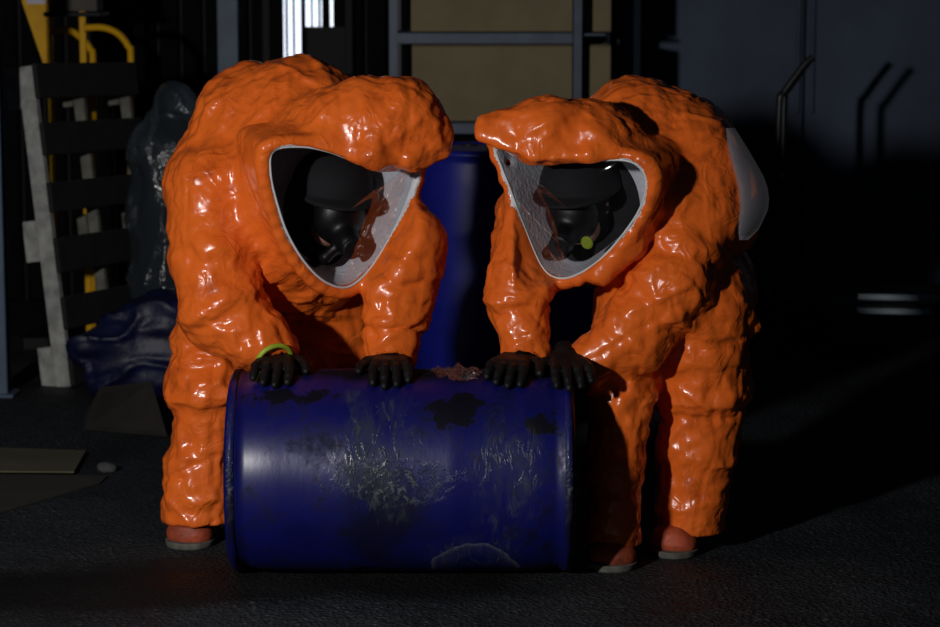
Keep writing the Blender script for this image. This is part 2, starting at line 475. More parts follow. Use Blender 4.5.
    @staticmethod
    def nets(D, lo, h, smooth):
        S = D < 0; nx, ny, nz = D.shape
        cnt = np.zeros((nx - 1, ny - 1, nz - 1), np.int8)
        for dx in (0, 1):
            for dy in (0, 1):
                for dz in (0, 1): cnt += S[dx:nx - 1 + dx, dy:ny - 1 + dy, dz:nz - 1 + dz]
        act = (cnt > 0) & (cnt < 8); idx = np.argwhere(act)
        vid = np.full(act.shape, -1, np.int64); vid[act] = np.arange(len(idx))
        acc = np.zeros((len(idx), 3)); num = np.zeros(len(idx))
        cor = [(x, y, z) for x in (0, 1) for y in (0, 1) for z in (0, 1)]
        for a in range(8):
            for c in range(a + 1, 8):
                A, B = np.array(cor[a]), np.array(cor[c])
                if np.abs(A - B).sum() != 1: continue
                da = D[tuple((idx + A).T)]; db = D[tuple((idx + B).T)]
                m = (da < 0) != (db < 0); t = np.where(m, da / np.where(m, da - db, 1), 0)
                acc += np.where(m[:, None], A + (B - A) * t[:, None], 0); num += m
        V = lo + h * (idx + acc / num[:, None])
        Q = []
        for axn in range(3):
            o1, o2 = (axn + 1) % 3, (axn + 2) % 3
            sa = [slice(0, None)] * 3; sb = [slice(0, None)] * 3
            sa[axn] = slice(0, -1); sb[axn] = slice(1, None)
            ch = S[tuple(sa)] != S[tuple(sb)]
            e = np.argwhere(ch); e = e[(e[:, o1] > 0) & (e[:, o2] > 0)]
            u = np.zeros(3, int); w = np.zeros(3, int); u[o1] = 1; w[o2] = 1
            ok = (e[:, o1] < D.shape[o1] - 1) & (e[:, o2] < D.shape[o2] - 1); e = e[ok]
            q = np.stack([vid[tuple((e - u - w).T)], vid[tuple((e - w).T)], vid[tuple(e.T)], vid[tuple((e - u).T)]], 1)
            inside = S[tuple(e.T)]
            q[~inside] = q[~inside][:, ::-1]
            Q.append(q)
        Q = np.concatenate(Q); Q = Q[(Q >= 0).all(1)]
        for _ in range(smooth): V = V + .5 * (lap(V, Q) - V)
        return V, Q
def lap(V, Q):
    A = np.zeros_like(V); n = np.zeros(len(V))
    for i in range(4):
        a, c = Q[:, i], Q[:, (i + 1) % 4]
        for x, y in ((a, c), (c, a)):
            for k in range(3): A[:, k] += np.bincount(x, V[y, k], len(V))
            n += np.bincount(x, minlength=len(V))
    return A / np.maximum(n, 1)[:, None]
def vnormals(V, Q):
    fn = np.cross(V[Q[:, 2]] - V[Q[:, 0]], V[Q[:, 3]] - V[Q[:, 1]]); N = np.zeros_like(V)
    for i in range(4):
        for k in range(3): N[:, k] += np.bincount(Q[:, i], fn[:, k], len(V))
    return N / (np.linalg.norm(N, axis=1)[:, None] + 1e-12)
def buckle(V, Q, V0, N0, excess, hold, iters=150, ka=.012, kb=.035, inward=.012):
    """let a slightly too large, barely stretchable skin settle on the body: it buckles into creases.
    excess = surplus length per vertex, hold = 1 where the skin is fixed"""
    n = len(V)
    E = np.concatenate([np.sort(Q[:, [i, (i + 1) % 4]], 1) for i in range(4)])
    key = np.unique(E[:, 0] * np.int64(n) + E[:, 1]); E = np.stack([key // n, key % n], 1)
    E = np.concatenate([E, Q[:, [0, 2]], Q[:, [1, 3]]]); a, c = E[:, 0].copy(), E[:, 1].copy()
    L = np.linalg.norm(V0[a] - V0[c], axis=1) * (1 + .5 * (excess[a] + excess[c]))
    cnt = np.bincount(a, minlength=n) + np.bincount(c, minlength=n); free = (1 - hold)[:, None]
    w = (1.7 / cnt)[:, None] * free; X = V.copy()
    for it in range(iters):
        D_ = X[c] - X[a]; ln = np.sqrt(np.einsum('ij,ij->i', D_, D_)) + 1e-9
        D_ *= (.5 * (ln - L) / ln)[:, None]
        acc = np.empty_like(X)
        for k in range(3): acc[:, k] = np.bincount(a, D_[:, k], n) - np.bincount(c, D_[:, k], n)
        X += acc * w
        if it % 3 == 0: X += kb * 3 * free * (lap(X, Q) - X)
        h_ = np.einsum('ij,ij->i', X - V0, N0)
        X -= (np.where(h_ < -inward, h_ + inward, 0) * .5 + ka * h_)[:, None] * N0 * free
        X[:, 2] -= .00003 * free[:, 0]
    return X
def split_faces(V, Q, mask):
    out = []
    for m in (~mask, mask):
        q = Q[m]; used = np.unique(q); remap = np.full(len(V), -1); remap[used] = np.arange(len(used))
        out.append((V[used], remap[q]))
    return out

# ================================================================== SETTING
bm = bmesh.new()
for (x, y) in ((-9, -3), (9, -3), (9, 14), (-9, 14)): bm.verts.new((x, y, 0))
bm.faces.new(bm.verts); bmesh.ops.subdivide_edges(bm, edges=bm.edges, cuts=6, use_grid_fill=True)
struct(bm_obj('floor', bm, 'asphalt'), 'dark damp asphalt yard floor with a painted band of shade')

YB = 12.3
wl = struct(bm_obj('wall_back', (lambda m: (add_box(m, (-3.95, YB + .12, 1.6), (9.3, .08, 3.2)), m)[1])(bmesh.new()), 'frame_dark'), 'black ribbed sheet wall behind the clutter')
x = -8.5; proto = None
while x < .55:
    if not (-1.03 < x < -.62):
        if proto is None:
            proto = box_obj('cladding_board', (x, YB + .06, 1.6), (.10, .05, 3.2), 'wall_sheet', wl, bev=.012)
        else:
            c = proto.copy(); C.objects.link(c); c.location = (x, YB + .06 - .006 * rng.random(), 1.6)
    x += .118
# window with vertical blind
wn_ = struct(bm_obj('window_1', (lambda m: ([add_box(m, (sx_, 0, 0), (.035, .09, 1.5)) for sx_ in (-.21, .21)], add_box(m, (0, 0, .74), (.45, .09, .04)), add_box(m, (0, 0, -.74), (.45, .09, .04)), m)[3])(bmesh.new()), 'frame_dark', None, (-.825, YB, 1.9)), 'lit window behind a vertical slat blind')
box_obj('pane', (0, .03, 0), (.40, .008, 1.46), 'window_glow', wn_, bev=0)
slats = [(-.165, .085), (-.106, .013), (-.070, .012), (-.022, .024), (.022, .010), (.060, .012), (.088, .028), (.108, .012), (.168, .075)]
for (sx_, w_) in slats:
    box_obj('blind_slat', (sx_, -.02, 0), (w_, .008, 1.44), 'wall_sheet', wn_, bev=0)
box_obj('blind_panel', (.085, -.034, -.805), (.21, .012, .65), 'frame_dark', wn_, bev=0)

# right-hand wall of big panels
YR = 11.9
wr = struct(box_obj('wall_right', (3.2, YR + .1, 1.6), (4.7, .1, 3.2), 'frame_dark'), 'dark grey-blue panelled wall behind the platform cart')
for i, x0 in enumerate((.86, 1.66, 2.66, 3.66, 4.66)):
    w_ = (.79, .99, .99, .99, .89)[i]
    box_obj('panel', (x0 + w_ / 2 - 3.2, -.065, 0), (w_, .03, 3.19), 'wall_panel', wr, bev=.006)
for xx in (1.62, 1.69, 2.61, 2.66):
    box_obj('seam_rib', (xx - 3.2, -.09, .5), (.022, .02, 2.2), 'wall_panel', wr, bev=.004)

def post(px, Y, w, mat, label, z1=3.2):
    p = W(px, 200, Y); t = thing('steel_post', label, 'post', (p[0], Y, 0))
    bm = bmesh.new()
    for s in (-1, 1): add_box(bm, (0, s * w * .42, z1 / 2), (w, w * .14, z1), None, .004)
    add_box(bm, (0, 0, z1 / 2), (w * .4, w * .8, z1))
    bm_obj('column', bm, mat, t); box_obj('base_plate', (0, 0, .008), (w * 1.6, w * 1.6, .016), mat, t)
    return t
post(-7, 9.6, .092, 'blue_steel', 'blue-grey steel post at the left edge, left of the pallet')
post(231, 10.9, .095, 'blue_steel', 'blue-grey steel post behind the left person\'s back')

# ------------------------------------------------------------------ rack with cartons
YK = 10.7
rk = thing('storage_rack', 'blue-grey steel storage rack holding cartons behind the two people', 'rack', (W(485, 200, YK)[0], YK, 0))
xl, xr = W(393, 40, YK)[0] - rk.location.x, W(577, 40, YK)[0] - rk.location.x
for (xx, yy, m) in ((xl, 0, 'rack_steel'), (xr, 0, 'rack_steel'), (xl - .0, .55, 'dark_steel'), (xr + .20, .55, 'dark_steel')):
    bm = bmesh.new(); add_box(bm, (xx, yy - .018, 1.2), (.042, .006, 2.4), None, .001); add_box(bm, (xx - .018, yy, 1.2), (.006, .042, 2.4), None, .001)
    bm_obj('upright', bm, m, rk)
zs = [W(485, 126, YK)[2], W(485, 36, YK)[2], .35, 2.1]
for z_ in zs:
    box_obj('beam', ((xl + xr) / 2, -.004, z_ - .01), (xr - xl, .03, .05), 'rack_steel', rk)
    box_obj('shelf', ((xl + xr) / 2 + .06, .29, z_ + .005), (xr - xl + .14, .55, .014), 'rack_steel', rk)
for k in range(2):
    bm = bmesh.new(); tube(bm, [(xl, .02 + 0 * k, .4 + k * .9), (xl, .53, 1.0 + k * .9)], .012, 6); bm_obj('brace', bm, 'dark_steel', rk)

def carton(name, label, px0, px1, Y, z0, h, d, mat='carton', tape=True, group=None):
    a, c = W(px0, 60, Y)[0], W(px1, 60, Y)[0]; w_ = c - a
    t = thing(name, label, 'carton', ((a + c) / 2, Y + d / 2, z0), group=group)
    box_obj('body', (0, 0, h / 2 - .002), (w_, d, h - .008), mat, t)
    for s in (-1, 1): box_obj('flap', (0, s * d * .2495, h - .002), (w_ - .004, d * .495, .004), mat, t, bev=.001)
    if tape: 
        tp = box_obj('tape', (0, 0, h + .0008), (w_ - .01, .05, .0012), 'carton_tape', t, bev=0)
    return t
carton('cardboard_carton', 'large tan carton on the rack shelf between the two hoods', 412, 611, YK + .10, zs[0] + .013, zs[1] - zs[0] - .055, .42)
carton('cardboard_carton', 'tan carton on the upper rack shelf, above the big carton', 411, 611, YK + .14, zs[1] + .013, .45, .40)
# dark column right of the rack
t = thing('door_rail', 'black steel rail standing between the rack and the panelled wall', 'rail', (W(628, 60, 11.55)[0], 11.55, 0))
box_obj('upright', (0, 0, 1.5), (.05, .06, 3.0), 'rack_steel', t); box_obj('side_channel', (-.055, .02, 1.5), (.06, .05, 3.0), 'dark_steel', t)
box_obj('base_plate', (-.02, 0, .006), (.18, .14, .012), 'dark_steel', t)

# ------------------------------------------------------------------ blue drums
R_D, H_D = .29, .975
def drum_profile():
    h = H_D / 2; r = R_D
    return [(.0, -h + .020), (r * .80, -h + .020), (r * .82, -h), (r * .955, -h), (r * .985, -h + .008), (r * .992, -h + .022), (r * .985, -h + .035), (r * .965, -h + .042), (r * .975, -h + .060),
            (r * .992, -h + .095), (r, -h + .15), (r, -.17), (r * 1.004, -.16), (r * 1.004, -.13), (r, -.12), (r, .12), (r * 1.004, .13), (r * 1.004, .16), (r, .17),
            (r, h - .15), (r * .992, h - .095), (r * .975, h - .060), (r * .965, h - .042), (r * .985, h - .035), (r * .992, h - .022), (r * .985, h - .008), (r * .955, h), (r * .82, h), (r * .80, h - .020), (0.0, h - .020)]
def make_drum(label, mat, loc, rot, group=None):
    t = thing('plastic_drum', label, 'drum', loc, rot, group)
    bm = bmesh.new(); lathe(bm, drum_profile(), 72, 'X'); o = bm_obj('shell', bm, mat, t, smooth=True)
    for s in (-1, 1):
        bm = bmesh.new(); lathe(bm, [(0, 0), (.035, 0), (.037, .004), (.037, .014), (.030, .018), (0, .018)], 20, 'X')
        bp = bm_obj('bung', bm, 'bung', t, (H_D / 2 - .019, s * .17, 0), smooth=False)
        bm = bmesh.new(); lathe(bm, [(R_D * .955, -.010), (R_D * 1.0, -.010), (R_D * 1.0, .010), (R_D * .955, .010)], 72, 'X')
        # lifting ring at either end
        bm_obj('lifting_ring', bm, mat, t, (s * (H_D / 2 - .018), 0, 0), smooth=True)
    return t
YD = 6.78; XD = (401.5 - 470) / (FPX / YD) * 1.008
make_drum('blue plastic drum lying on its side, smeared with slime, held by both people', 'dirty_drum', (XD, YD, R_D * 1.0045), (0, 0, 0), 'blue plastic drums')
p = W(481, 200, 10.1)
make_drum('clean blue drum standing upright between the two people', 'blue_plastic', (p[0], 10.1, H_D / 2), (0, -math.pi / 2, .3), 'blue plastic drums')
p = W(604, 200, 9.75)
make_drum('upright blue drum mostly hidden behind the right person\'s chest', 'blue_plastic', (p[0], 9.75, H_D / 2), (0, -math.pi / 2, 1.1), 'blue plastic drums')

# crumpled clear scrap lying on the lying drum
def drum_pt(x, th, hgt):
    r = R_D * 1.004 + hgt
    return np.array([x, YD - r * math.sin(th), R_D * 1.0045 + r * math.cos(th)])
x0 = (452 - 470) / 350.0
vs_, fs = [], []
NU, NV = 26, 16
for i in range(NU):
    for j in range(NV):
        u, v = i / (NU - 1) - .5, j / (NV - 1) - .5
        vs_.append(drum_pt(x0 + u * .17, .22 + v * .42 + .1 * u, .004))
V = np.array(vs_)
hgt = np.maximum(0, crumple(V, .035, 3) * .03 + .012) + .0015
V2 = np.array([drum_pt(x0 + (i // NV / (NU - 1) - .5) * .17, .22 + ((i % NV) / (NV - 1) - .5) * .42 + .1 * (i // NV / (NU - 1) - .5), hgt[i]) for i in range(len(V))])
fs = [(i * NV + j, (i + 1) * NV + j, (i + 1) * NV + j + 1, i * NV + j + 1) for i in range(NU - 1) for j in range(NV - 1)
      if math.hypot((i - 12) / 12.5, (j - 7) / 7.5) < .78 + .28 * math.sin(3.1 * math.atan2(j - 7, i - 12) + 1) * math.cos(1.7 * math.atan2(j - 7, i - 12))]
used = sorted({k for f in fs for k in f}); rmap = {k: n_ for n_, k in enumerate(used)}
V2 = V2[used]; fs = [tuple(rmap[k] for k in f) for f in fs]
tag(mesh_np('plastic_scrap', V2, fs, 'sheet_scrap', None, drum_pt(x0, .2, 0), smooth=False), 'crumpled clear plastic scrap lying on top of the tipped drum', 'plastic scrap')

# ================================================================== PEOPLE
COARSE = .020
PXU = lambda spec: (W(spec[0], spec[1], spec[2]), PX(spec[3], spec[2]))
def chain_px(S, specs, k=.03):
    pts, rs = zip(*[PXU(s) for s in specs]); S.chain(pts, rs, k)

def make_hand(parent, base, x0, th0, slant, side, sleeve_pt, cuff=None):
    """black glove closed over the drum: palm on its top, four bent fingers over its front, thumb out to one side"""
    S = SDF(.004); cs, sn = math.cos(slant), math.sin(slant); K = 1.17
    def at(s, lat, hg):
        s, lat, hg = s * K, lat * K, hg * K
        return drum_pt(x0 + s * sn + lat * cs, th0 + (s * cs - lat * sn) / R_D, hg)
    for lat in (-.031, -.011, .010, .030):
        S.cap(at(.0, lat * .75, .026), at(.090, lat * 1.1, .022), .022, .0185, .014)
    for lat, L in ((-.036, .060), (-.0125, .078), (.0125, .084), (.0365, .072)):
        lat *= side
        S.chain([at(.085, lat, .022), at(.085 + L * .42, lat * 1.14, .025), at(.085 + L * .75, lat * 1.18, .0165), at(.085 + L, lat * 1.18, .0105)], [.0160, .0142, .0128, .0110], .005)
    S.chain([at(.020, .030 * side, .022), at(.045, .058 * side, .018), at(.072, .074 * side, .0135), at(.096, .078 * side, .0105)], [.0195, .0165, .0140, .0118], .007)
    S.chain([at(.012, 0, .030), at(-.025, 0, .042), sleeve_pt], [.030, .030, .038], .015)
    V, Q = S.build(2)
    V = V + vnormals(V, Q) * (ridges(V, .02, 4) * .0010)[:, None]
    mesh_np('glove', V, Q, 'glove_rubber', parent, base)

def make_boot(parent, base, heel, toe_dir, L=.30):
    d = np.array([math.sin(toe_dir), -math.cos(toe_dir), 0]); s = np.array([d[1], -d[0], 0])
    h = np.array([heel[0], heel[1], 0.0])
    S = SDF(.006)
    at = lambda f, l, z: h + d * f + s * l + np.array([0, 0, z])
    S.chain([at(.05, 0, .26), at(.055, 0, .12), at(.07, 0, .075)], [.070, .062, .060], .03)
    S.chain([at(.04, 0, .060), at(.14, 0, .056), at(.215, 0, .040)], [.054, .058, .050], .03)
    S.cap(at(.205, .030, .034), at(.215, -.030, .032), .042, .040, .03)
    S.plane(.015, .006)
    V, Q = S.build(2); V = V + vnormals(V, Q) * (ridges(V, .05, 9) * .0022)[:, None]
    o = mesh_np('boot', V, Q, 'boot_rubber', parent, base)
    S = SDF(.006)
    S.chain([at(.035, 0, .022), at(.14, 0, .022), at(.212, 0, .022)], [.060, .064, .074], .03)
    V, Q = S.build(1); V[:, 2] = np.clip(V[:, 2], .0, .020)
    mesh_np('sole', V, Q, 'boot_sole', o, base)

def make_person(label, prims, arms, visor_px, vis_c, d, brim, base_xy, hands, boots, headspec, cut_z, seed, pleats, extra=None, open_wrists=()):
    base = np.array([base_xy[0], base_xy[1], 0.0])
    P = thing('person', label, 'person', base, group='people in orange suits')
    d = np.asarray(d, float); d /= np.linalg.norm(d)
    e1 = np.cross(d, [0, 0, 1.0]); e1 /= np.linalg.norm(e1); e2 = np.cross(e1, d)
    # visor loop: each photographed edge point put on the slanted plane of the face opening
    O = W(*vis_c); loop = []
    camp = np.array([0, 0, CAMZ])
    for (px, py) in visor_px:
        r = np.array(ray(px, py)); t = ((O - camp) @ d) / (r @ d); loop.append(camp + r * t)
    loop = catmull(loop, 5)
    poly = [((p - O) @ e1, (p - O) @ e2) for p in loop]
    cen2 = np.mean(poly, 0)
    hw = max(abs(q[0] - cen2[0]) for q in poly)
    # the opening bows backwards at its two sides, as a panoramic visor does
    back = np.array([-.045 * ((q[0] - cen2[0]) / hw) ** 2 for q in poly])
    loop3 = np.array([O + e1 * q[0] + e2 * q[1] + d * bk for q, bk in zip(poly, back)])
    S = SDF(.0075)
    for specs, k in prims: chain_px(S, specs, k)
    for specs, k in arms: chain_px(S, specs, k)
    n = len(loop3); c3 = loop3.mean(0)
    for i in range(0, n, 2):      # rolled orange edge around the visor
        a, c = loop3[i], loop3[(i + 2) % n]
        oa = (a - c3) / np.linalg.norm(a - c3) * .015; oc = (c - c3) / np.linalg.norm(c - c3) * .015
        S.cap(a + oa - d * .012, c + oc - d * .012, .016, .016, .015)
        a2 = c3 + (a - c3) * .86; S.cap(a + oa - d * .015, a2 + oa - d * .21, .018, .024, .02)
    for specs, k in brim: chain_px(S, specs, k)
    S.prism(O, e1, e2, d, poly, -.23, .010)
    cutop = S.ops[-1]
    for a, c, r in open_wrists: S.cap(a, c, r, r * 1.15, .006, sub=True)
    S.plane(cut_z, .008)
    def smooth_normals(V, Q, n_):
        N = vnormals(V, Q)
        for _ in range(n_): N = lap(N, Q)
        return N / (np.linalg.norm(N, axis=1)[:, None] + 1e-9)
    def fade_of(V):                                        # 0 at the visor edge and lining, 1 on the free cloth
        cd = S.prism_d(cutop, V[:, 0], V[:, 1], V[:, 2]); dl = np.full(len(V), 9.0)
        for p in loop3[::2]: dl = np.minimum(dl, np.linalg.norm(V - p, axis=1))
        f = np.clip((dl - .015) / .05, .0, 1)
        return np.where(((V - O) @ d) < 0, np.minimum(f, np.clip((cd - .008) / .06, 0, 1)), f)
    def surplus_of(V, lo_, hi_, pl, sd):
        z = lo_ + (hi_ - lo_) * np.clip(.5 + 1.1 * vnoise(V / .20, seed + sd), 0, 1)
        for (px, py, Y_, ax, a_, w_, r_) in pleats: z = z + pl * np.exp(-(np.linalg.norm(V - W(px, py, Y_), axis=1) / .12) ** 2)
        return z
    # large folds: a coarse skin with too much cloth buckles over the body
    S.res = COARSE; Vc, Qc = S.build(1)
    Nc = smooth_normals(Vc, Qc, 3); fc_ = fade_of(Vc)
    Vz = Vc * np.array([1, 1, 1.5])
    def stretch(p, ax, k):
        ax = np.asarray(ax, float); ax /= np.linalg.norm(ax); return p + np.outer(p @ ax, ax) * (1 / k - 1)
    axes_ = ((1, 0, .7), (-.8, .2, 1), (1, .3, -.25), (.1, .3, 1))
    def creases(Vc, a1, s1, a2, s2):
        fold = 0
        for q, ax in enumerate(axes_):                     # long creases, each run of them along its own direction
            msk = np.clip(vnoise(Vc / .24, seed + 60 + 5 * q) * 2.2 + .45, 0, 1); sp = stretch(Vc, ax, 4.0)
            fold = fold + msk * (a1 * folds(sp, s1, seed + 80 + q, 3.2) - a2 * folds(sp, s2, seed + 90 + q, 3.6))
        return fold
    disp = -.004 + .014 * facets(Vz, .21, seed + 2) + .003 * (np.random.RandomState(seed).rand(len(Vc)) - .5)
    for (px, py, Y_, ax, a_, w_, r_) in pleats:            # bunched cloth at knees, elbows and waist
        c_ = W(px, py, Y_); ax = np.asarray(ax, float); ax /= np.linalg.norm(ax)
        rel = Vc - c_; t_ = rel @ ax + .022 * vnoise(Vc / .07, seed + int(px)); rad = np.linalg.norm(rel - np.outer(rel @ ax, ax), axis=1)
        m_ = np.clip((r_ - rad) / .04, 0, 1) * (.55 + .45 * vnoise(Vc / .10, seed + int(py)))
        disp += a_ * m_ * (np.exp(-(t_ / w_) ** 2) - .8 * np.exp(-((t_ - 1.8 * w_) / (.8 * w_)) ** 2))
    Xc = buckle(Vc + Nc * (disp * fc_)[:, None], Qc, Vc, Nc, surplus_of(Vc, .01, .08, .05, 210) * fc_, np.where(fc_ < .1, 1.0, 0.0), 120, .0006, .006, .026)
    Dc = Xc - Vc
    # carry that shape over to the fine skin through a grid
    g = COARSE * 1.05; lo_ = Vc.min(0) - 3 * g; ng = (np.ceil((Vc.max(0) + 3 * g - lo_) / g).astype(int) + 1)
    gi = (Vc - lo_) / g; acc = np.zeros((ng.prod(), 4)); i0 = np.floor(gi).astype(int); f0 = gi - i0
    for q in range(8):
        o_ = np.array([q & 1, (q >> 1) & 1, q >> 2]); w_ = np.prod(np.where(o_, f0, 1 - f0), 1)
        id_ = np.ravel_multi_index((i0 + o_).T, ng)
        for k in range(3): acc[:, k] += np.bincount(id_, w_ * Dc[:, k], ng.prod())
        acc[:, 3] += np.bincount(id_, w_, ng.prod())
    acc4 = acc.reshape(*ng, 4); sp_ = acc4.copy()
    for axn in range(3): sp_ += .02 * (np.roll(acc4, 1, axn) + np.roll(acc4, -1, axn))
    acc = sp_.reshape(-1, 4)
    S.res = .0072; V, Q = S.build(3); N = smooth_normals(V, Q, 6); fade = fade_of(V)
    fc = V[Q].mean(1); fcd = S.prism_d(cutop, fc[:, 0], fc[:, 1], fc[:, 2])
    inner = (fcd < .010) & (((fc - O) @ d) < -.012)
    gi = (V - lo_) / g; i0 = np.floor(gi).astype(int); f0 = gi - i0; out = np.zeros((len(V), 4))
    for q in range(8):
        o_ = np.array([q & 1, (q >> 1) & 1, q >> 2]); w_ = np.prod(np.where(o_, f0, 1 - f0), 1)
        out += w_[:, None] * acc[np.ravel_multi_index((i0 + o_).T, ng)]
    V = V + out[:, :3] / np.maximum(out[:, 3:], 1e-6) * fade[:, None]
    # small crinkles on top
    N = smooth_normals(V, Q, 2)
    seedd = creases(V, .0070, .15, .0045, .12) + creases(V + .37, .0018, .065, .0012, .05) - .003 + .0014 * facets(V, .045, seed + 6) + .0012 * vnoise(V / .02, seed + 8)
    V = buckle(V + N * (seedd * fade)[:, None], Q, V, N, surplus_of(V, .005, .05, .02, 310) * fade, np.where(fade < .1, 1.0, 0.0), 16, .001, .008, .014)
    (Vs, Qs), (Vl, Ql) = split_faces(V, Q, inner)
    Vs[:, 2] = np.maximum(Vs[:, 2], .03)
    mesh_np('suit', Vs, Qs, 'orange_suit', P, base)['label'] = 'glossy crumpled orange chemical protection suit with hood'
    mesh_np('hood_lining', Vl, Ql, 'lining', P, base)['label'] = 'pale lining inside the hood'
    # visor sheet
    rings = 9; vv_, ff = [], []
    for k in range(rings + 1):
        s = 1 - k / rings
        for p in loop3: vv_.append(c3 + (p - c3) * s * 1.0 + d * (.050 * (1 - s * s) + .002))
    for k in range(rings):
        for i in range(n): ff.append((k * n + i, k * n + (i + 1) % n, (k + 1) * n + (i + 1) % n, (k + 1) * n + i))
    mesh_np('visor', vv_, ff, 'visor_clear', P, base)['label'] = 'clear curved visor'
    bm = bmesh.new(); tube(bm, [tuple(p + d * .004 - base) for p in loop3], .0036, 8, closed=True)
    bm_obj('visor_gasket', bm, 'gasket', P, smooth=True)
    # head inside the hood
    hc = W(*headspec[0]); hd = np.array(headspec[1], float); hd /= np.linalg.norm(hd)
    s1 = np.cross(hd, [0, 0, 1.0]); s1 /= np.linalg.norm(s1); s2 = np.cross(s1, hd)
    rot = np.stack([s1, hd, s2], 1)
    at = lambda a, f, u: hc + s1 * a + hd * f + s2 * u
    S = SDF(.006)
    S.ell(hc, (.074, .095, .110), .02, rot); S.cap(at(0, -.02, -.08), at(0, -.07, -.19), .055, .065, .04)
    S.cap(at(0, .088, .012), at(0, .104, -.028), .010, .014, .015); S.cap(at(-.03, .05, -.07), at(.03, .05, -.07), .035, .035, .03)
    for sd in (-1, 1): S.ell(at(sd * .076, -.01, -.005), (.010, .020, .032), .01, rot); S.ell(at(sd * .03, .090, .018), (.017, .012, .010), .01, rot, sub=True)
    V, Q = S.build(2); mesh_np('head', V, Q, 'skin', P, base)
    S = SDF(.006)
    S.ell(at(0, -.018, .018), (.088, .100, .112), .02, rot); S.cap(at(0, -.03, -.08), at(0, -.09, -.20), .075, .095, .04)
    S.ell(at(0, .100, .008), (.040, .05, .022), .02, rot, sub=True)
    V, Q = S.build(2); V = V + vnormals(V, Q) * (ridges(V, .05, 2) * .003)[:, None]
    mesh_np('balaclava', V, Q, 'balaclava', P, base)
    S = SDF(.006)
    S.ell(at(0, -.02, .060), (.118, .138, .105), .02, rot); S.plane(hc[2] + .035, .006)
    S.ell(at(0, .02, .045), (.125, .150, .018), .015, rot)
    V, Q = S.build(2); mesh_np('helmet', V, Q, 'balaclava', P, base)
    S = SDF(.008); S.chain([at(-.10, -.06, -.15), at(0, -.03, -.17), at(.10, -.06, -.15)], [.06, .085, .06], .04)
    S.ell(at(0, -.075, -.02), (.175, .060, .175), .03, rot)  # black disc added behind the head; hides the lining, keeps the hood dark
    V, Q = S.build(2); mesh_np('dark_fill', V, Q, 'balaclava', P, base)
    S = SDF(.005)
    S.ell(at(0, .062, -.012), (.080, .064, .088), .02, rot); S.cap(at(0, .11, -.05), at(0, .150, -.062), .040, .036, .015)
    S.chain([at(.02, .13, -.07), at(.06, .13, -.11), at(.09, .07, -.16)], [.018, .016, .016], .010)
    V, Q = S.build(2); mk = mesh_np('face_mask', V, Q, 'black_rubber', P, base)
    bm = bmesh.new(); lathe(bm, [(0, 0), (.028, 0), (.032, .004), (.032, .010), (.026, .014), (0, .014)], 20, 'Y')
    fo = bm_obj('filter_cap', bm, 'rim', mk, Vector(at(0, .172, -.068) - base)); fo.rotation_euler = Vector(hd).to_track_quat('Y', 'Z').to_euler()
    for hnd in hands: make_hand(P, base, *hnd)
    for bt in boots: make_boot(P, base, *bt)
    if extra: extra(P, base, loop3, O, d, e1, e2)
    return P

# ---- left person
L_prims = [
    ([(238, 292, 7.28, 56), (214, 345, 7.18, 43), (211, 388, 7.12, 45), (209, 416, 7.11, 36), (201, 470, 7.10, 37), (199, 535, 7.10, 36)], .03),   # near leg
    ([(330, 292, 7.36, 58), (334, 390, 7.33, 40), (332, 440, 7.33, 36), (332, 510, 7.33, 34)], .03),                            # far leg
    ([(280, 272, 7.36, 82), (296, 205, 7.12, 92)], .05),                                                             # trunk
    ([(252, 128, 7.22, 60), (305, 118, 7.15, 61), (330, 150, 7.05, 55)], .04),                                              # back over the air tank
    ([(246, 72, 7.18, 8), (236, 92, 7.18, 18)], .03),
    ([(248, 130, 7.16, 55), (214, 185, 7.08, 50)], .06),
    ([(300, 125, 7.10, 55), (270, 190, 7.02, 60)], .06),
]
L_arms = [
    ([(218, 190, 7.02, 53), (214, 255, 6.94, 45), (222, 308, 6.90, 41), (256, 338, 6.87, 32), (273, 352, 6.86, 26)], .022),
    ([(380, 215, 7.02, 46), (408, 243, 6.94, 40), (398, 300, 6.90, 35), (392, 330, 6.87, 29), (391, 350, 6.86, 27)], .022),
]
L_brim = [
    ([(318, 132, 6.92, 46), (365, 122, 6.86, 45), (402, 118, 6.84, 41), (424, 130, 6.82, 26)], .03),
    ([(345, 175, 7.0, 78), (340, 235, 6.98, 50)], .04),
    ([(283, 143, 6.80, 8), (328, 143, 6.75, 8), (372, 157, 6.73, 8), (412, 158, 6.76, 8), (440, 147, 6.80, 7)], .06),
    ([(386, 82, 6.84, 6), (400, 90, 6.84, 10)], .02),
    ([(305, 138, 6.86, 22), (335, 130, 6.83, 30), (375, 134, 6.81, 30), (414, 132, 6.83, 26)], .05),
]
L_visor = [(279, 154), (304, 148), (330, 152), (354, 161), (376, 167), (400, 168), (424, 164), (418, 190), (405, 218), (386, 249), (366, 274), (346, 287), (324, 281), (305, 262), (290, 235), (281, 205), (276, 177)]
wa = W(273, 352, 6.86); wb = W(391, 350, 6.86)
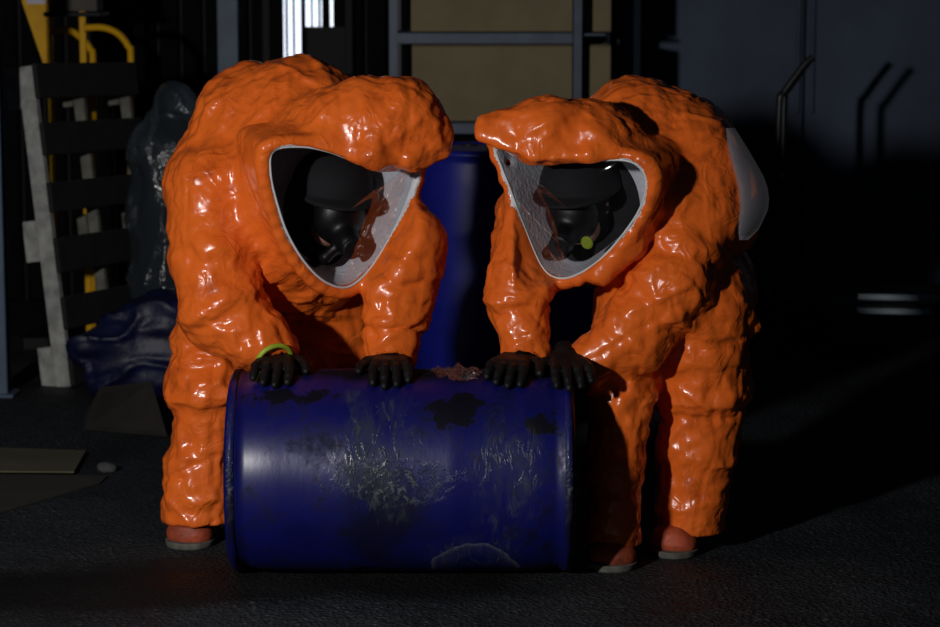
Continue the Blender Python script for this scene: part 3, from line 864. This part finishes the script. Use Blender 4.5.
def L_extra(P, base, loop3, O, d, e1, e2):
    c = W(271, 357, 6.80); dirv = np.array([.45, -.75, -.45]); dirv /= np.linalg.norm(dirv)
    a = np.cross(dirv, [0, 0, 1.0]); a /= np.linalg.norm(a); u = np.cross(a, dirv)
    bm = bmesh.new(); tube(bm, [tuple(c + dirv * .020 + (a * math.cos(t) * .054 + u * math.sin(t) * .054) - base) for t in np.linspace(0, 2 * math.pi, 28, endpoint=False)], .0075, 8, closed=True)
    bm_obj('glove_cuff', bm, 'lime', P, smooth=True)['label'] = 'yellow-green cuff ring of the glove'
    q = loop3[48] - d * .03 + e1 * -.01
    bm = bmesh.new(); bmesh.ops.create_uvsphere(bm, u_segments=12, v_segments=8, radius=.010); bm_obj('stud', bm, 'brown_stud', P, Vector(q - base), smooth=True)
make_person('person in orange suit bending over the left end of the lying drum', L_prims, L_arms, L_visor, (345, 205, 6.80), (.50, -.85, -.22), L_brim,
            (W(260, 500, 7.2)[0], 7.2), [
                (W(280, 370, 6.8)[0], -.22, -.10, 1, wa), (W(391, 370, 6.8)[0], -.20, .02, -1, wb)],
            [((W(203, 545, 7.12)[0], 7.27), -.15), ((W(332, 545, 7.4)[0], 7.45), .15)],
            ((332, 205, 6.99), (.40, -.85, -.25)), .072, 101,
            [(212, 392, 7.1, (0.1, 0, -1), .026, .022, .19), (215, 352, 7.15, (-.3, 0, -1), .018, .02, .19), (202, 495, 7.1, (0, 0, -1), .012, .018, .17), (204, 450, 7.1, (.2, 0, -1), .010, .02, .17),
             (218, 300, 6.9, (.5, 0, -1), .022, .022, .20), (238, 330, 6.88, (.9, 0, -.8), .016, .016, .17), (405, 262, 6.92, (-.3, 0, -1), .022, .02, .17), (396, 318, 6.88, (0, 0, -1), .016, .016, .14),
             (300, 300, 7.15, (.2, 0, -1), .018, .02, .2), (213, 235, 6.95, (-.2, 0, -1), .014, .022, .2)], L_extra,
            [(wa + (W(280, 372, 6.8) - wa) * .25, W(284, 385, 6.76), .047), (wb + (W(391, 372, 6.8) - wb) * .2, W(391, 395, 6.74), .050)])

# ---- right person
R_prims = [
    ([(698, 306, 7.01, 60), (703, 385, 7.02, 46), (696, 445, 7.03, 40), (690, 540, 7.02, 34)], .03),
    ([(640, 312, 7.12, 52), (620, 395, 6.90, 33), (613, 465, 6.85, 29), (614, 550, 6.83, 28)], .03),
    ([(688, 285, 7.18, 66), (640, 215, 7.10, 82)], .05),
    ([(634, 128, 7.18, 56), (676, 158, 7.18, 62), (690, 200, 7.12, 56)], .04),
    ([(754, 322, 6.98, 9), (726, 310, 6.97, 32)], .03),
    ([(680, 150, 7.12, 52), (692, 200, 7.06, 56)], .06),
    ([(640, 140, 7.08, 50), (660, 200, 7.00, 56)], .06),
    ([(698, 160, 7.04, 44), (705, 210, 7.00, 46)], .05),
    ([(722, 160, 7.05, 20), (738, 195, 7.03, 22), (738, 226, 7.03, 22)], .04),
]
R_arms = [
    ([(690, 205, 7.04, 56), (672, 285, 6.90, 47), (632, 335, 6.87, 38), (596, 362, 6.86, 29), (586, 368, 6.855, 27)], .022),
    ([(535, 215, 7.04, 42), (522, 275, 6.93, 35), (519, 298, 6.91, 32), (524, 325, 6.88, 26), (526, 350, 6.86, 25)], .018),
]
R_brim = [
    ([(505, 132, 6.82, 15), (545, 136, 6.82, 25), (590, 138, 6.82, 28), (622, 148, 6.86, 22)], .05),
    ([(488, 124, 6.82, 11), (545, 131, 6.84, 36), (600, 140, 6.88, 39), (618, 165, 6.94, 38)], .03),
    ([(580, 180, 7.02, 68), (572, 240, 6.98, 42)], .04),
    ([(483, 134, 6.80, 7), (537, 153, 6.75, 8), (588, 153, 6.74, 8), (626, 154, 6.78, 9), (649, 180, 6.82, 12), (648, 205, 6.83, 13), (630, 240, 6.83, 15), (600, 272, 6.84, 14)], .025),
]
R_visor = [(488, 150), (514, 158), (543, 162), (584, 161), (622, 162), (638, 174), (641, 192), (634, 216), (614, 245), (592, 266), (565, 278), (543, 270), (522, 230), (506, 193)]
wc = W(526, 350, 6.86); wd = W(586, 368, 6.855)
def R_extra(P, base, loop3, O, d, e1, e2):
    q = W(588, 242, 6.83)
    bm = bmesh.new(); lathe(bm, [(0, 0), (.017, 0), (.019, .003), (.019, .008), (.015, .011), (0, .011)], 20, 'Y')
    o = bm_obj('valve_tag', bm, 'lime', P, Vector(q - base)); o['label'] = 'round yellow-green tag inside the visor'
    o.rotation_euler = Vector(d).to_track_quat('Y', 'Z').to_euler()
    # clear stiff cover over the back valve
    o1, o2, o3 = [], [], []
    bm = bmesh.new(); NU, NV = 12, 8; g = []
    for i in range(NU):
        u = i / (NU - 1); row = []
        for j in range(NV):
            v = j / (NV - 1)
            cx = [735, 750, 767, 770, 760, 748]; cy = [128, 152, 182, 205, 228, 240]
            s = u * 5; k = min(int(s), 4); f = s - k
            px, py = cx[k] + (cx[k + 1] - cx[k]) * f, cy[k] + (cy[k + 1] - cy[k]) * f
            bulge = math.sin(math.pi * u)
            q0 = W(px - 30 * v * (.3 + .7 * bulge), py, 6.955 - .065 * math.sin(v * 1.5) * (.3 + .7 * bulge))
            row.append(bm.verts.new(tuple(q0 - base)))
        g.append(row)
    for i in range(NU - 1):
        for j in range(NV - 1): bm.faces.new((g[i][j], g[i + 1][j], g[i + 1][j + 1], g[i][j + 1]))
    g2 = bmesh.ops.solidify(bm, geom=bm.faces[:], thickness=.003)
    bm_obj('back_cover', bm, 'panel_film', P, smooth=True)['label'] = 'clear grey plastic cover on the back of the suit'
make_person('person in orange suit bending over the right end of the lying drum', R_prims, R_arms, R_visor, (570, 205, 6.83), (-.50, -.85, -.22), R_brim,
            (W(655, 500, 7.1)[0], 7.1), [
                (W(518, 370, 6.8)[0], -.20, -.25, 1, wc), (W(566, 375, 6.8)[0], -.17, .10, -1, wd)],
            [((W(683, 545, 7.0)[0], 7.16), -.15), ((W(612, 555, 6.95)[0], 7.00), -.05)],
            ((580, 203, 7.00), (-.40, -.85, -.25)), .062, 301,
            [(702, 392, 7.05, (.15, 0, -1), .022, .022, .2), (698, 350, 7.08, (.25, 0, -1), .018, .022, .22), (700, 322, 7.08, (-.12, 0, -1), .022, .018, .26), (697, 450, 7.03, (-.1, 0, -1), .012, .022, .18), (692, 500, 7.02, (.15, 0, -1), .012, .02, .17),
             (620, 395, 6.92, (.1, 0, -1), .020, .020, .15), (616, 470, 6.86, (0, 0, -1), .012, .02, .14), (665, 300, 6.9, (-.7, 0, -.8), .022, .022, .2), (630, 335, 6.87, (-1, 0, -.7), .020, .018, .17), (608, 352, 6.86, (-1, 0, -.6), .012, .014, .15),
             (520, 292, 6.92, (.1, 0, -1), .026, .018, .16), (523, 330, 6.88, (0, 0, -1), .012, .014, .13), (680, 235, 6.98, (-.4, 0, -1), .016, .022, .22)], R_extra,
            [(wc + (W(520, 372, 6.8) - wc) * .2, W(518, 395, 6.74), .048), (wd + (W(570, 378, 6.8) - wd) * .25, W(556, 390, 6.78), .050)])

# ================================================================== CLUTTER ON THE LEFT
# wooden pallet standing on end
pb = G(66, 387); pt_ = W(27, 66, pb[1] + .10)
pal = thing('wooden_pallet', 'worn wooden pallet standing on end left of the blue tarpaulin', 'pallet', pb)
zax = Vector(pt_ - pb); PL = zax.length; zax.normalize()
bq = math.radians(70); xax = Vector((math.cos(bq), math.sin(bq), 0)); xax = (xax - zax * xax.dot(zax)).normalized(); yax = zax.cross(xax)
pal.matrix_world = Matrix(((xax.x, yax.x, zax.x, pb[0]), (xax.y, yax.y, zax.y, pb[1]), (xax.z, yax.z, zax.z, 0.0), (0, 0, 0, 1)))
PWD = .86
# y<0 faces the right front; slats on that side, long boards and blocks behind
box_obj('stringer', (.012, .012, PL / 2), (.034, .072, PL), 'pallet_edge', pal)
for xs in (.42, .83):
    box_obj('stringer', (xs, .012, PL / 2), (.030, .050, PL), 'pallet_inner_shaded', pal)
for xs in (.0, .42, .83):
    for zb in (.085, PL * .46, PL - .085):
        box_obj('block', (xs + .04, .082, zb), (.085, .066, .17), 'pallet_edge' if xs == 0 else 'pallet_inner_shaded', pal)
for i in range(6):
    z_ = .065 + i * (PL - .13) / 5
    box_obj('slat', (PWD / 2 - .01, -.036, z_), (PWD, .022, .125 + .02 * ((i * 7) % 3) / 2), 'pallet_slat_shaded', pal)

# yellow machine behind the pallet
Ym = 10.9
ym = thing('yellow_stand', 'yellow painted steel stand with curved tubes behind the pallet', 'stand', (W(60, 200, Ym)[0], Ym, 0))
ox = ym.location.x
def Lp(px, py, dy=0): q = W(px, py, Ym + dy); return (q[0] - ox, dy, q[2])
bm = bmesh.new()
q = [Lp(22, -60), Lp(52, -60), Lp(52, 66), Lp(44, 66), Lp(22, 2)]
fr = [bm.verts.new(v) for v in q]; bk = [bm.verts.new((v[0], v[1] + .05, v[2])) for v in q]
bm.faces.new(fr); bm.faces.new(bk[::-1])
for i in range(5): bm.faces.new((fr[i], bk[i], bk[(i + 1) % 5], fr[(i + 1) % 5]))
bmesh.ops.recalc_face_normals(bm, faces=bm.faces)
mp = bm_obj('mast_plate', bm, 'yellow_paint', ym)
box_obj('edge_bar', (Lp(49, 0)[0], -.012, 1.0), (.022, .03, 1.98), 'yellow_paint', ym)
box_obj('label_plate', (Lp(38, 0)[0], -.003, Lp(38, 0)[2] + .008), (.10, .004, .05), 'white_label', mp, bev=0)
for (pa, pe, off) in (((50, 31), (93, 95), -.02), ((84, 28), (131, 95), -.06)):
    xa, xe = pa[0], pe[0]
    pts = catmull([Lp(xa, pa[1], off), Lp(xa + 18, pa[1] - .5, off), Lp(xe - 14, pa[1] + 5, off), Lp(xe - 3, pa[1] + 18, off), Lp(xe, pa[1] + 36, off), Lp(xe, 200, off), Lp(xe, 338, off)], 6, False)
    bm = bmesh.new(); tube(bm, [tuple(v) for v in pts], .016, 8); bm_obj('tube_hoop', bm, 'yellow_paint', ym, smooth=True)
box_obj('foot', (.05, 0, .03), (.42, .30, .06), 'frame_dark', ym)
box_obj('cross_bar', (Lp(84, 30)[0], -.03, .80), (.03, .03, 1.5), 'yellow_paint', ym)
box_obj('tray', (Lp(75, 12)[0], .05, Lp(75, 14)[2]), (.26, .26, .02), 'frame_dark', ym)
carton('small_carton', 'small grey-brown box at the top left beside the yellow stand', 52, 98, Ym - .05, Lp(75, 14)[2] + .011, .16, .18, 'grey_carton', False)

# plastic-wrapped bundle
Yw = 10.15
S = SDF(.014)
chain_px(S, [(176, 108, Yw + .05, 24), (170, 150, Yw, 36), (168, 210, Yw, 38), (168, 280, Yw, 38), (169, 335, Yw, 38)], .05)
V, Q = S.build(3); N = vnormals(V, Q); V = V + N * (.05 * foil(V * np.array([1, 1, .5]), .16, 41) + .014 * folds(V * np.array([1, 1, .5]), .10, 43, 3))[:, None]; V[:, 2] = np.maximum(V[:, 2], .004)
wb_ = thing('wrapped_bundle', 'clear plastic wrapped bundle between the pallet and the left person', 'plastic wrap', (W(163, 300, Yw)[0], Yw, 0))
base = np.array([wb_.location.x, Yw, 0]); mesh_np('wrapping', V, Q, 'film', wb_, base)
S = SDF(.016); chain_px(S, [(170, 130, Yw + .03, 14), (164, 180, Yw + .02, 26), (163, 330, Yw + .02, 32)], .04)
V, Q = S.build(2); V[:, 2] = np.maximum(V[:, 2], .004); mesh_np('contents', V, Q, 'wall_sheet', wb_, base)

# blue tarpaulin heap
S = SDF(.012)
chain_px(S, [(85, 350, 9.45, 14), (120, 345, 9.5, 26), (165, 330, 9.55, 36), (200, 335, 9.6, 40)], .06)
chain_px(S, [(110, 372, 9.5, 22), (190, 372, 9.5, 30)], .06)
V, Q = S.build(3); N = vnormals(V, Q); V = V + N * (.05 * foil(V * np.array([.6, 1, 1.6]), .2, 51) + .03 * folds(V * np.array([.5, 1, 1.4]), .13, 53, 3))[:, None]
zmin = V[:, 2].min(); V[:, 2] = np.maximum(V[:, 2], .003)
tag(mesh_np('tarpaulin', V, Q, 'tarp', None, (W(140, 360, 9.6)[0], 9.6, 0)), 'crumpled dark blue tarpaulin heaped at the foot of the pallet', 'tarpaulin')

# cardboard on the ground
def sheet(name, pts, th, mat, label, z=None):
    P = [Vector(p) for p in pts]; c = sum(P, Vector()) / len(P)
    bm = bmesh.new(); lo_ = [bm.verts.new(p - c) for p in P]; hi = [bm.verts.new(p - c + Vector((0, 0, th))) for p in P]
    bm.faces.new(lo_[::-1]); bm.faces.new(hi); n = len(P)
    for i in range(n): bm.faces.new((lo_[i], lo_[(i + 1) % n], hi[(i + 1) % n], hi[i]))
    bmesh.ops.recalc_face_normals(bm, faces=bm.faces)
    return tag(bm_obj(name, bm, mat, None, c), label, 'cardboard')
sheet('cardboard_sheet', [G(-60, 475, .001), G(108, 477, .001), G(100, 484, .001), G(-60, 531, .001)], .005, 'dark_card', 'dark cardboard sheet flat on the ground at far left')
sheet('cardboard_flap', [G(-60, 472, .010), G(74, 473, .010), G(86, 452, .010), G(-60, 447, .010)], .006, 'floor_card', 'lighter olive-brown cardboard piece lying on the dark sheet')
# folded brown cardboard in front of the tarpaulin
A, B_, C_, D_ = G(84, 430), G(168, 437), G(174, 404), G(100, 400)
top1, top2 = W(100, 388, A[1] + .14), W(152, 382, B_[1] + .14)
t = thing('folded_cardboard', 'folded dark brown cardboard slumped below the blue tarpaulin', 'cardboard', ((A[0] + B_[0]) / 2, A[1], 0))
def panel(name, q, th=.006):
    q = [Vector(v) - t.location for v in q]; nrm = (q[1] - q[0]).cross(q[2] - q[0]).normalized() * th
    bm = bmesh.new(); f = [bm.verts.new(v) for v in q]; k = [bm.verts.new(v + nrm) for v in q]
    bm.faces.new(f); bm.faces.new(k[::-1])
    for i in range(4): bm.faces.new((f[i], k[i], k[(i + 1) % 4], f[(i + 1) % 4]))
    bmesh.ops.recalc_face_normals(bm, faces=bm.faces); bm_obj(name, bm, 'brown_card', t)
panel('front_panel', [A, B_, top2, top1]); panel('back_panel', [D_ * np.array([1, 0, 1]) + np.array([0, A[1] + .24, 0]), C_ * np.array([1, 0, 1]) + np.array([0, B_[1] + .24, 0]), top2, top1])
# pebble beside the cardboard
S = SDF(.006); g = G(106, 472); S.ell(g + np.array([0, 0, .016]), (.032, .022, .018), .01); S.ell(g + np.array([.018, .005, .012]), (.02, .018, .013), .01)
V, Q = S.build(1); V = V + vnormals(V, Q) * (crumple(V, .02, 5) * .006)[:, None]; V[:, 2] = np.maximum(V[:, 2], .0)
tag(mesh_np('stone', V, Q, 'gravel', None, g), 'small pale stone beside the cardboard sheets', 'stone')
# ================================================================== PLATFORM CART ON THE RIGHT
Yc = 10.45
wx = W(806, 330, Yc)[0]
ct = thing('platform_cart', 'dark platform cart with pale rails and bent handles behind the right person', 'cart', (wx, Yc, 0))
zc = lambda py, dy=0: W(806, py, Yc + dy)[2]
xc = lambda px, dy=0: W(px, 300, Yc + dy)[0] - wx
RW = .155
def wheel(x, y):
    bm = bmesh.new(); lathe(bm, [(RW * .62, -.035), (RW * .80, -.045), (RW * .95, -.036), (RW, -.015), (RW, .015), (RW * .95, .036), (RW * .80, .045), (RW * .62, .035), (RW * .62, -.035)], 32, 'Y')
    w_ = bm_obj('wheel', bm, 'tyre', ct, (x, y, RW), smooth=True)
    bm = bmesh.new(); lathe(bm, [(RW * .64, -.030), (RW * .60, -.034), (RW * .52, -.020), (RW * .30, -.012), (RW * .22, -.034), (RW * .1, -.038), (0, -.038)], 24, 'Y')
    lathe(bm, [(0, .03), (RW * .62, .03), (RW * .64, -.030)], 24, 'Y'); bm_obj('rim', bm, 'rim', w_, smooth=True)
    for k in range(4):
        a = k * math.pi / 2 + .4; bm = bmesh.new(); lathe(bm, [(0, -.008), (.008, -.008), (.008, .004), (0, .004)], 8, 'Y')
        bm_obj('wheel_bolt', bm, 'cart_rail', w_, (math.cos(a) * RW * .4, -.022, math.sin(a) * RW * .4))
for (x_, y_) in ((0, 0), (0, .62), (1.05, 0), (1.05, .62)): wheel(x_, y_)
for y_ in (.02, .60):
    for x_ in (0, 1.05):
        bm = bmesh.new(); tube(bm, [(x_, y_, RW), (x_, y_, .30)], .014, 8); bm_obj('axle_fork', bm, 'cart_steel', ct)
box_obj('deck', (.50, .31, zc(306) - .0), (1.30, .66, .025), 'cart_steel', ct)
box_obj('rail', (xc(900) + .12, -.035, zc(297)), (.62, .02, .026), 'cart_rail', ct, Matrix.Rotation(.02, 3, 'Y'))
box_obj('rail', (xc(893), -.04, zc(310)), (.335, .02, .026), 'cart_rail', ct, Matrix.Rotation(.02, 3, 'Y'))
for (px, dy) in ((776, .0), (790, .32)):
    x_ = xc(px); bm = bmesh.new()
    tube(bm, [tuple(v) for v in catmull([(x_, dy, zc(306)), (x_, dy, zc(200)), (x_, dy, zc(105)), (x_ + .02, dy, zc(92)), (x_ + .10, dy, zc(66)), (x_ + .125, dy, zc(60))], 5, False)], .016, 8)
    bm_obj('handle', bm, 'cart_steel', ct, smooth=True)
bm = bmesh.new(); tube(bm, [(xc(776), 0, zc(180)), (xc(790), .32, zc(180))], .012, 8); bm_obj('handle_bar', bm, 'cart_steel', ct)
